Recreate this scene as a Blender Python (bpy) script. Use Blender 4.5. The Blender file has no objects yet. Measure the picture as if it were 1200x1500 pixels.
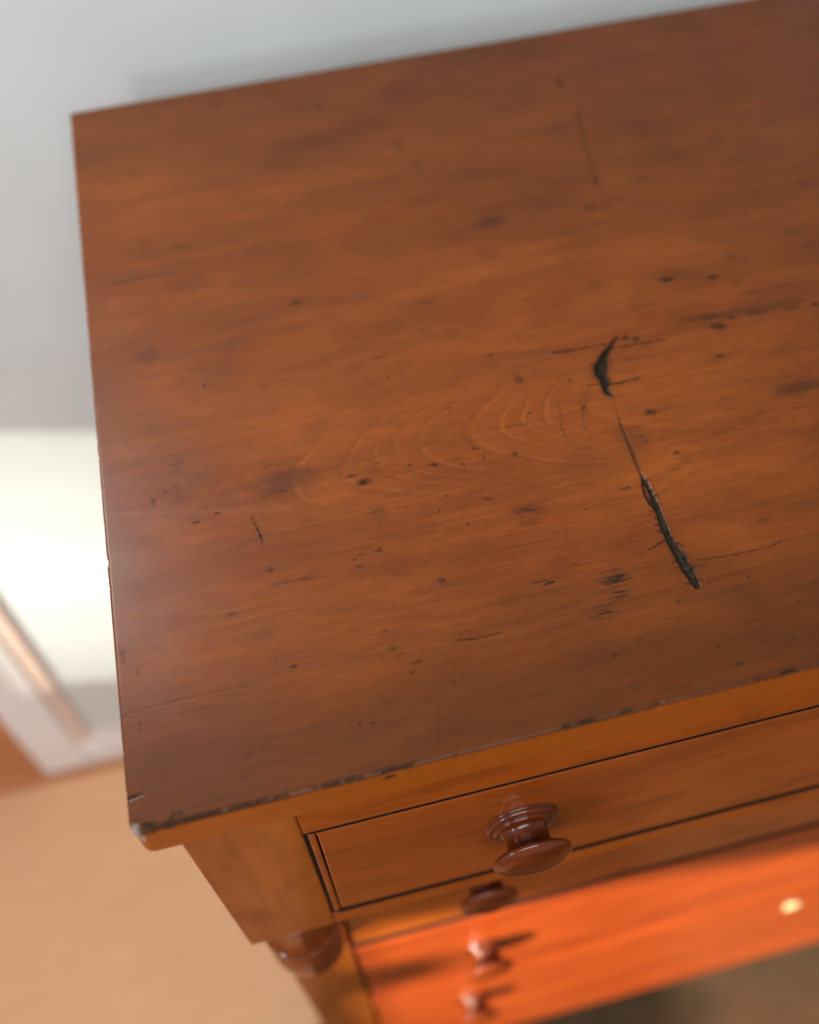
import bpy, bmesh, math, random
import numpy as np
from mathutils import Matrix, Vector

random.seed(4)
ZT = 1.05            # height of the chest's top above the floor, metres
S = bpy.context.scene

# ------------------------------------------------------------------ camera
cam_d = bpy.data.cameras.new('camera')
cam = bpy.data.objects.new('camera', cam_d)
S.collection.objects.link(cam)
S.camera = cam
RT = [[0.97119644, 0.21230591, -0.10818357],
      [-0.2355865, 0.78747026, -0.5695521],
      [-0.03572794, 0.57863356, 0.81480471]]
M = Matrix(RT).to_4x4()
M.translation = Vector((0.08981, -0.153648, 0.394845 + ZT))
cam.matrix_world = M
cam_d.sensor_fit = 'VERTICAL'
cam_d.sensor_height = 36.0
cam_d.sensor_width = 28.8
cam_d.lens = 36.0 * 1500.58 / 1500.0
cam_d.clip_start = 0.01
cam_d.clip_end = 60
cam_d.dof.use_dof = True
cam_d.dof.focus_distance = 0.462
cam_d.dof.aperture_fstop = 3.3
cam_d.dof.aperture_blades = 0

# ------------------------------------------------------------------ light
world = bpy.data.worlds.new('World')
S.world = world
world.use_nodes = True
bg = world.node_tree.nodes['Background']
bg.inputs[0].default_value = (0.92, 0.915, 0.90, 1)
bg.inputs[1].default_value = 0.34

SUN_DIR = Vector((1.0, 0.75, -0.33)).normalized()
for tgt, half, watts in (((0.46, 0.03, -0.62), 0.52, 145000), ((-0.15, 0.55, -0.60), 0.31, 62000)):
    sp = bpy.data.lights.new('low_sunlight', 'SPOT')      # low sun through each of the two openings in the unseen side wall
    sp.energy = watts
    sp.color = (1.0, 0.88, 0.70) if half > 0.4 else (1.0, 0.99, 0.80)
    sp.shadow_soft_size = 0.24
    sp.spot_size = 2 * math.atan(half / 25)
    sp.spot_blend = 0.12 if half > 0.4 else 0.8
    spo = bpy.data.objects.new('low_sunlight', sp)
    S.collection.objects.link(spo)
    spo.location = Vector((tgt[0], tgt[1], tgt[2] + ZT)) - SUN_DIR * 25
    spo.rotation_euler = SUN_DIR.to_track_quat('-Z', 'Y').to_euler()

wl_ = bpy.data.lights.new('added_sheen_light', 'AREA')  # unseen lamp added to lay a sheen on the top's left edge
wl_.shape = 'RECTANGLE'
wl_.size = 0.12
wl_.size_y = 0.25
wl_.energy = 5
wl_.color = (0.95, 0.95, 1.0)
wlo = bpy.data.objects.new('added_sheen_light', wl_)
S.collection.objects.link(wlo)
wlo.location = (-0.21, 0.53, ZT + 0.46)
wlo.rotation_euler = (Vector((0.0, 0.12, ZT)) - wlo.location).to_track_quat('-Z', 'Y').to_euler()

al = bpy.data.lights.new('window_daylight', 'AREA')
al.shape = 'RECTANGLE'
al.size = 0.28
al.size_y = 0.34
al.energy = 10
al.color = (0.90, 0.96, 1.0)
alo = bpy.data.objects.new('window_daylight', al)
S.collection.objects.link(alo)
alo.location = (-1.42, -1.30, ZT + 0.42)
alo.rotation_euler = (Vector((0.25, 0.15, ZT - 0.05)) - alo.location).to_track_quat('-Z', 'Y').to_euler()

cl = bpy.data.lights.new('added_room_fill', 'AREA')      # broad unseen overhead lamp, added as fill for wall and chest
cl.shape = 'RECTANGLE'
cl.size = 1.8
cl.size_y = 1.2
cl.energy = 42
cl.color = (1.0, 0.985, 0.96)
clo = bpy.data.objects.new('added_room_fill', cl)
S.collection.objects.link(clo)
clo.location = (-0.2, -1.5, ZT + 1.55)
clo.rotation_euler = (Vector((0.2, 0.4, ZT - 0.2)) - clo.location).to_track_quat('-Z', 'Y').to_euler()

S.view_settings.view_transform = 'Standard'
S.view_settings.look = 'None'
S.view_settings.exposure = 0.0
S.view_settings.gamma = 1.0
S.cycles.use_denoising = True
S.cycles.max_bounces = 8

# ------------------------------------------------------------------ helpers
def link(name, me, mat=None, parent=None, loc=None):
    o = bpy.data.objects.new(name, me)
    S.collection.objects.link(o)
    if mat is not None and me is not None and not me.materials:
        me.materials.append(mat)
    if parent is not None:
        o.parent = parent
    if loc is not None:
        o.location = loc
    return o

def thing(o, label, cat, group=None):
    o['label'] = label
    o['category'] = cat
    if group:
        o['group'] = group
    return o

def box_mesh(name, x0, x1, y0, y1, z0, z1, bev=0.0008, seg=2):
    bm = bmesh.new()
    bmesh.ops.create_cube(bm, size=1.0)
    for v in bm.verts:
        v.co = Vector(((x0 + x1) / 2 + v.co.x * (x1 - x0), (y0 + y1) / 2 + v.co.y * (y1 - y0),
                       (z0 + z1) / 2 + v.co.z * (z1 - z0)))
    if bev > 0:
        bmesh.ops.bevel(bm, geom=list(bm.edges), offset=bev, segments=seg, profile=0.5, affect='EDGES')
    me = bpy.data.meshes.new(name)
    bm.to_mesh(me)
    bm.free()
    for p in me.polygons:
        p.use_smooth = False
    return me

def box(name, x0, x1, y0, y1, z0, z1, mat, parent=None, bev=0.0008, seg=2):
    return link(name, box_mesh(name, x0, x1, y0, y1, z0, z1, bev, seg), mat, parent)

def lathe_mesh(name, prof, n=56, axis='z'):
    """prof: list of (radius, height); spun about z, or about -y when axis is 'y'."""
    vs, fs = [], []
    for r, h in prof:
        for k in range(n):
            a = 2 * math.pi * k / n
            c, s = math.cos(a) * max(r, 1e-5), math.sin(a) * max(r, 1e-5)
            vs.append((c, s, h) if axis == 'z' else (c, -h, s))
    for i in range(len(prof) - 1):
        for k in range(n):
            k2 = (k + 1) % n
            fs.append((i * n + k, i * n + k2, (i + 1) * n + k2, (i + 1) * n + k))
    me = bpy.data.meshes.new(name)
    me.from_pydata(vs, [], fs)
    me.validate()
    for p in me.polygons:
        p.use_smooth = True
    bm = bmesh.new(); bm.from_mesh(me)
    bmesh.ops.recalc_face_normals(bm, faces=bm.faces)
    bm.to_mesh(me); bm.free()
    return me

def smooth_profile(pts, sub=5):
    """Catmull-Rom through the points of a turned profile."""
    P = [Vector(p) for p in pts]
    out = []
    for i in range(len(P) - 1):
        p0, p1, p2, p3 = P[max(i - 1, 0)], P[i], P[i + 1], P[min(i + 2, len(P) - 1)]
        for k in range(sub):
            t = k / sub
            q = 0.5 * ((2 * p1) + (p2 - p0) * t + (2 * p0 - 5 * p1 + 4 * p2 - p3) * t * t + (-p0 + 3 * p1 - 3 * p2 + p3) * t ** 3)
            out.append((max(q.x, 0), q.y))
    out.append(tuple(P[-1]))
    return out

# ------------------------------------------------------------------ materials
class NT:
    def __init__(self, name):
        self.m = bpy.data.materials.new(name)
        self.m.use_nodes = True
        self.t = self.m.node_tree
        self.b = self.t.nodes['Principled BSDF']
    def n(self, typ, **kw):
        nd = self.t.nodes.new(typ)
        for k, v in kw.items():
            setattr(nd, k, v)
        return nd
    def l(self, a, b):
        self.t.links.new(a, b)
    def coord(self, scale=(1, 1, 1), loc=(0, 0, 0)):
        tc = self.n('ShaderNodeTexCoord')
        mp = self.n('ShaderNodeMapping')
        mp.inputs['Scale'].default_value = scale
        mp.inputs['Location'].default_value = loc
        self.l(tc.outputs['Object'], mp.inputs[0])
        return mp.outputs[0]
    def noise(self, vec, scale=1.0, detail=4, rough=0.55, dist=0.0):
        nd = self.n('ShaderNodeTexNoise')
        nd.inputs['Scale'].default_value = scale
        nd.inputs['Detail'].default_value = detail
        nd.inputs['Roughness'].default_value = rough
        nd.inputs['Distortion'].default_value = dist
        self.l(vec, nd.inputs['Vector'])
        return nd.outputs['Fac']
    def ramp(self, fac, a, b, lo=0.0, hi=1.0):
        mr = self.n('ShaderNodeMapRange')
        mr.inputs[1].default_value = a
        mr.inputs[2].default_value = b
        mr.inputs[3].default_value = lo
        mr.inputs[4].default_value = hi
        self.l(fac, mr.inputs[0])
        return mr.outputs[0]
    def mix(self, fac, a, b, mode='MIX'):
        mx = self.n('ShaderNodeMix', data_type='RGBA', blend_type=mode)
        for sock, v in ((mx.inputs[0], fac), (mx.inputs[6], a), (mx.inputs[7], b)):
            if isinstance(v, bpy.types.NodeSocket):
                self.l(v, sock)
            elif isinstance(v, (int, float)):
                sock.default_value = v
            else:
                sock.default_value = (*v, 1)
        return mx.outputs[2]
    def math(self, op, a, b=0.0):
        md = self.n('ShaderNodeMath', operation=op)
        for i, v in enumerate((a, b)):
            if isinstance(v, bpy.types.NodeSocket):
                self.l(v, md.inputs[i])
            else:
                md.inputs[i].default_value = v
        return md.outputs[0]
    def bump(self, h, dist, strength=1.0, normal=None):
        bp = self.n('ShaderNodeBump')
        bp.inputs['Strength'].default_value = strength
        bp.inputs['Distance'].default_value = dist
        self.l(h, bp.inputs['Height'])
        if normal is not None:
            self.l(normal, bp.inputs['Normal'])
        return bp.outputs[0]

def along(axis, long, cross):
    return {'x': (long, cross, cross), 'z': (cross, cross, long), 'y': (cross, long, cross)}[axis]

def wood(name, axis, light, mid, dark, rough=0.32, coat=0.6, coat_r=0.12, seed=0.0, pores=0.35, k=1.5):
    w = NT(name)
    loc = (seed, seed * 1.7, seed * 0.6)
    big = w.noise(w.coord(along(axis, 3 * k, 9 * k), loc), 1.0, 4, 0.6, 0.8)
    mott = w.noise(w.coord(along(axis, 9 * k, 26 * k), loc), 1.0, 5, 0.6, 0.4)
    grain = w.noise(w.coord(along(axis, 7, 210), loc), 1.0, 5, 0.65, 0.3)
    fine = w.noise(w.coord(along(axis, 60, 1500), loc), 1.0, 3, 0.7)
    c = w.mix(w.ramp(big, 0.32, 0.68), mid, light)
    c = w.mix(w.ramp(mott, 0.48, 0.76, 0, 0.6), c, dark)
    c = w.mix(w.ramp(grain, 0.48, 0.78, 0, 0.42), c, dark)
    c = w.mix(w.ramp(fine, 0.60, 0.80, 0, pores), c, dark)
    speck = w.noise(w.coord(along(axis, 90, 330), loc), 1.0, 2, 0.5)
    c = w.mix(w.ramp(speck, 0.72, 0.80, 0, 0.7), c, tuple(v * 0.3 for v in dark))
    w.l(c, w.b.inputs['Base Color'])
    w.l(w.ramp(mott, 0.3, 0.7, rough - 0.05, rough + 0.12), w.b.inputs['Roughness'])
    w.b.inputs['Specular IOR Level'].default_value = 0.08
    w.b.inputs['Coat Weight'].default_value = coat
    w.b.inputs['Coat IOR'].default_value = 1.5
    w.l(w.ramp(grain, 0.3, 0.7, coat_r, coat_r + 0.08), w.b.inputs['Coat Roughness'])
    n1 = w.bump(grain, 0.00008, 0.6)
    w.l(w.bump(fine, 0.00004, 0.6, n1), w.b.inputs['Normal'])
    return w.m

FL, FM, FD = (0.370, 0.084, 0.0060), (0.290, 0.059, 0.0045), (0.075, 0.016, 0.003)
wood_rail = wood('cherry_rail', 'x', FL, FM, FD, coat=0.3, seed=1.3)
wood_drawer = wood('cherry_drawer', 'x', (0.350, 0.076, 0.0055), (0.265, 0.052, 0.0040), FD, rough=0.3, coat=0.8, coat_r=0.06, seed=4.1)
wood_stile = wood('cherry_stile', 'z', (0.300, 0.078, 0.0060), (0.215, 0.048, 0.0045), (0.085, 0.020, 0.004), coat=0.3, seed=7.7)
wood_low = wood('cherry_lower', 'x', (0.330, 0.056, 0.0080), (0.240, 0.035, 0.0055), (0.130, 0.016, 0.003), rough=0.3, coat=0.6, coat_r=0.09, seed=9.2)
wood_turn = wood('dark_turned_wood', 'x', (0.165, 0.029, 0.0024), (0.070, 0.010, 0.0016), (0.020, 0.003, 0.0015), rough=0.35, coat=1.0, coat_r=0.08, seed=2.2, pores=0.25, k=7)
wood_finial = wood('turned_finial_wood', 'z', (0.190, 0.036, 0.004), (0.120, 0.020, 0.003), (0.040, 0.007, 0.002), rough=0.35, coat=0.9, coat_r=0.04, seed=3.2, pores=0.15, k=5)
wood_inner = wood('raw_inner_wood', 'x', (0.05, 0.022, 0.010), (0.04, 0.016, 0.008), (0.02, 0.010, 0.006), rough=0.8, coat=0.0, seed=5.2)

def top_material():
    w = NT('cherry_top')
    at = w.n('ShaderNodeAttribute', attribute_name='paint')
    sep = w.n('ShaderNodeSeparateColor')
    w.l(at.outputs['Color'], sep.inputs[0])
    dark, tone, ring = sep.outputs[0], sep.outputs[1], sep.outputs[2]
    pale = at.outputs['Alpha']
    at2 = w.n('ShaderNodeAttribute', attribute_name='edge')
    edge = at2.outputs['Fac']
    big = w.noise(w.coord((6, 17, 17), (3, 1, 0)), 1.0, 5, 0.62, 0.6)
    mott = w.noise(w.coord((13, 44, 44), (1, 2, 0)), 1.0, 6, 0.68, 0.4)
    blot = w.noise(w.coord((34, 60, 60), (5, 2, 0)), 1.0, 5, 0.65, 0.3)
    grain = w.noise(w.coord((9, 520, 520)), 1.0, 5, 0.72, 0.15)
    band = w.noise(w.coord((3, 150, 150), (0, 4, 0)), 1.0, 4, 0.6, 0.3)
    fine = w.noise(w.coord((90, 2600, 2600)), 1.0, 3, 0.7)
    LIGHT, MID, DARK = (0.282, 0.0700, 0.0085), (0.182, 0.0400, 0.0058), (0.045, 0.0120, 0.0035)
    c = w.mix(w.ramp(big, 0.30, 0.72), MID, LIGHT)
    c = w.mix(w.ramp(mott, 0.46, 0.75, 0, 0.40), c, DARK)
    c = w.mix(w.ramp(blot, 0.56, 0.80, 0, 0.38), c, DARK)
    c = w.mix(w.ramp(band, 0.50, 0.80, 0, 0.15), c, DARK)
    c = w.mix(w.ramp(grain, 0.46, 0.78, 0, 0.40), c, DARK)
    c = w.mix(w.ramp(grain, 0.20, 0.44, 0.30, 0.0), c, (0.36, 0.100, 0.020))
    c = w.mix(w.ramp(fine, 0.52, 0.74, 0, 0.60), c, DARK)
    c = w.mix(w.ramp(ring, 0.0, 1.0, 0, 0.34), c, DARK)
    c = w.mix(w.ramp(ring, -1.0, 0.0, 0.50, 0), c, (0.36, 0.100, 0.022))
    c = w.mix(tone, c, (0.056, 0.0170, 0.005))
    c = w.mix(w.math('MULTIPLY', pale, 0.40), c, (0.32, 0.12, 0.055))
    # the front edge is more orange than the top
    ec = w.mix(w.ramp(big, 0.3, 0.7), (0.240, 0.054, 0.0050), (0.310, 0.073, 0.0060))
    ec = w.mix(w.ramp(grain, 0.48, 0.80, 0, 0.35), ec, DARK)
    c = w.mix(edge, c, ec)
    speck = w.noise(w.coord((150, 420, 420), (2, 7, 0)), 1.0, 2, 0.5)
    c = w.mix(w.ramp(speck, 0.74, 0.82, 0, 0.6), c, (0.04, 0.016, 0.010))
    gd = w.noise(w.coord((420, 420, 420)), 1.0, 3, 0.6)
    dirt = w.mix(w.ramp(gd, 0.35, 0.7), (0.008, 0.007, 0.006), (0.030, 0.022, 0.013))
    deep = w.n('ShaderNodeAttribute', attribute_name='deep').outputs['Fac']
    dirt = w.mix(deep, dirt, w.mix(w.ramp(gd, 0.35, 0.75), (0.012, 0.010, 0.007), (0.050, 0.037, 0.022)))
    c = w.mix(dark, c, dirt)
    chip = w.n('ShaderNodeAttribute', attribute_name='chip')
    c = w.mix(w.math('MULTIPLY', chip.outputs['Fac'], 0.8), c, (0.30, 0.25, 0.21))
    w.l(c, w.b.inputs['Base Color'])
    r = w.ramp(mott, 0.3, 0.7, 0.36, 0.50)
    w.l(w.math('ADD', r, w.math('MULTIPLY', dark, 0.25)), w.b.inputs['Roughness'])
    w.l(w.ramp(dark, 0.2, 0.9, 0.17, 0.0), w.b.inputs['Coat Weight'])
    w.l(w.ramp(blot, 0.3, 0.7, 0.20, 0.32), w.b.inputs['Coat Roughness'])
    w.l(w.ramp(dark, 0.2, 0.9, 0.10, 0.03), w.b.inputs['Specular IOR Level'])
    n1 = w.bump(grain, 0.00006, 0.5)
    n2 = w.bump(fine, 0.00003, 0.6, n1)
    w.l(n2, w.b.inputs['Normal'])
    w.l(n2, w.b.inputs['Coat Normal'])
    return w.m

def plain(name, col, rough=0.6, var=0.06, scale=30, bumpd=0.0, bscale=400, spec=0.5, coat=0.0):
    w = NT(name)
    nz = w.noise(w.coord((scale,) * 3), 1.0, 4, 0.6)
    c = w.mix(w.ramp(nz, 0.3, 0.7), tuple(v * (1 - var) for v in col), tuple(min(1, v * (1 + var)) for v in col))
    w.l(c, w.b.inputs['Base Color'])
    w.b.inputs['Roughness'].default_value = rough
    w.b.inputs['Specular IOR Level'].default_value = spec
    w.b.inputs['Coat Weight'].default_value = coat
    if bumpd:
        h = w.noise(w.coord((bscale,) * 3), 1.0, 3, 0.6)
        w.l(w.bump(h, bumpd, 0.7), w.b.inputs['Normal'])
    return w.m

def weave(name, a, b, s=520.0):
    w = NT(name)
    big = w.noise(w.coord((7, 11, 7)), 1.0, 4, 0.6)
    wx = w.n('ShaderNodeTexWave', wave_type='BANDS', bands_direction='X')
    wy = w.n('ShaderNodeTexWave', wave_type='BANDS', bands_direction='Y')
    for q in (wx, wy):
        q.inputs['Scale'].default_value = s / 20
        q.inputs['Distortion'].default_value = 1.2
        q.inputs['Detail'].default_value = 2
        w.l(w.coord((2, 2, 2)), q.inputs['Vector'])
    h = w.math('MULTIPLY', wx.outputs['Fac'], wy.outputs['Fac'])
    c = w.mix(w.ramp(big, 0.35, 0.65), a, b)
    slub = w.noise(w.coord((14, 160, 14)), 1.0, 4, 0.6)
    c = w.mix(w.ramp(slub, 0.5, 0.8, 0, 0.5), c, tuple(v * 0.6 for v in a))
    c = w.mix(w.ramp(h, 0.0, 0.6, 0.35, 0.0), c, tuple(v * 0.5 for v in a))
    w.l(c, w.b.inputs['Base Color'])
    w.b.inputs['Roughness'].default_value = 0.95
    w.b.inputs['Specular IOR Level'].default_value = 0.1
    w.l(w.bump(h, 0.002, 0.8), w.b.inputs['Normal'])
    return w.m

m_top = top_material()
m_wall = plain('wall_paint', (0.60, 0.65, 0.665), 0.55, 0.02, 4, 0.0004, 260)
m_panel = plain('pale_panel', (0.62, 0.665, 0.675), 0.4, 0.045, 7)
m_white = plain('white_frame_paint', (0.80, 0.79, 0.78), 0.4, 0.04, 20)
m_salmon = plain('salmon_frame_edge', (0.74, 0.58, 0.50), 0.45, 0.08, 20)
m_floor = wood('floorboards', 'x', (0.60, 0.25, 0.11), (0.52, 0.21, 0.09), (0.34, 0.12, 0.05), rough=0.4, coat=0.3, seed=11)
m_rug = weave('tan_woven_rug', (0.88, 0.50, 0.28), (0.82, 0.475, 0.255))
m_rug2 = weave('olive_woven_rug', (0.095, 0.066, 0.034), (0.17, 0.085, 0.048))
m_gap_shade = plain('black_gap_shade', (0.012, 0.007, 0.006), 0.9, 0.2, 300, spec=0.1)  # near-black colour that paints the shade of the drawer gaps
m_bone = plain('bone_inlay', (0.56, 0.47, 0.25), 0.35, 0.08, 200, coat=0.4)

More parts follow.
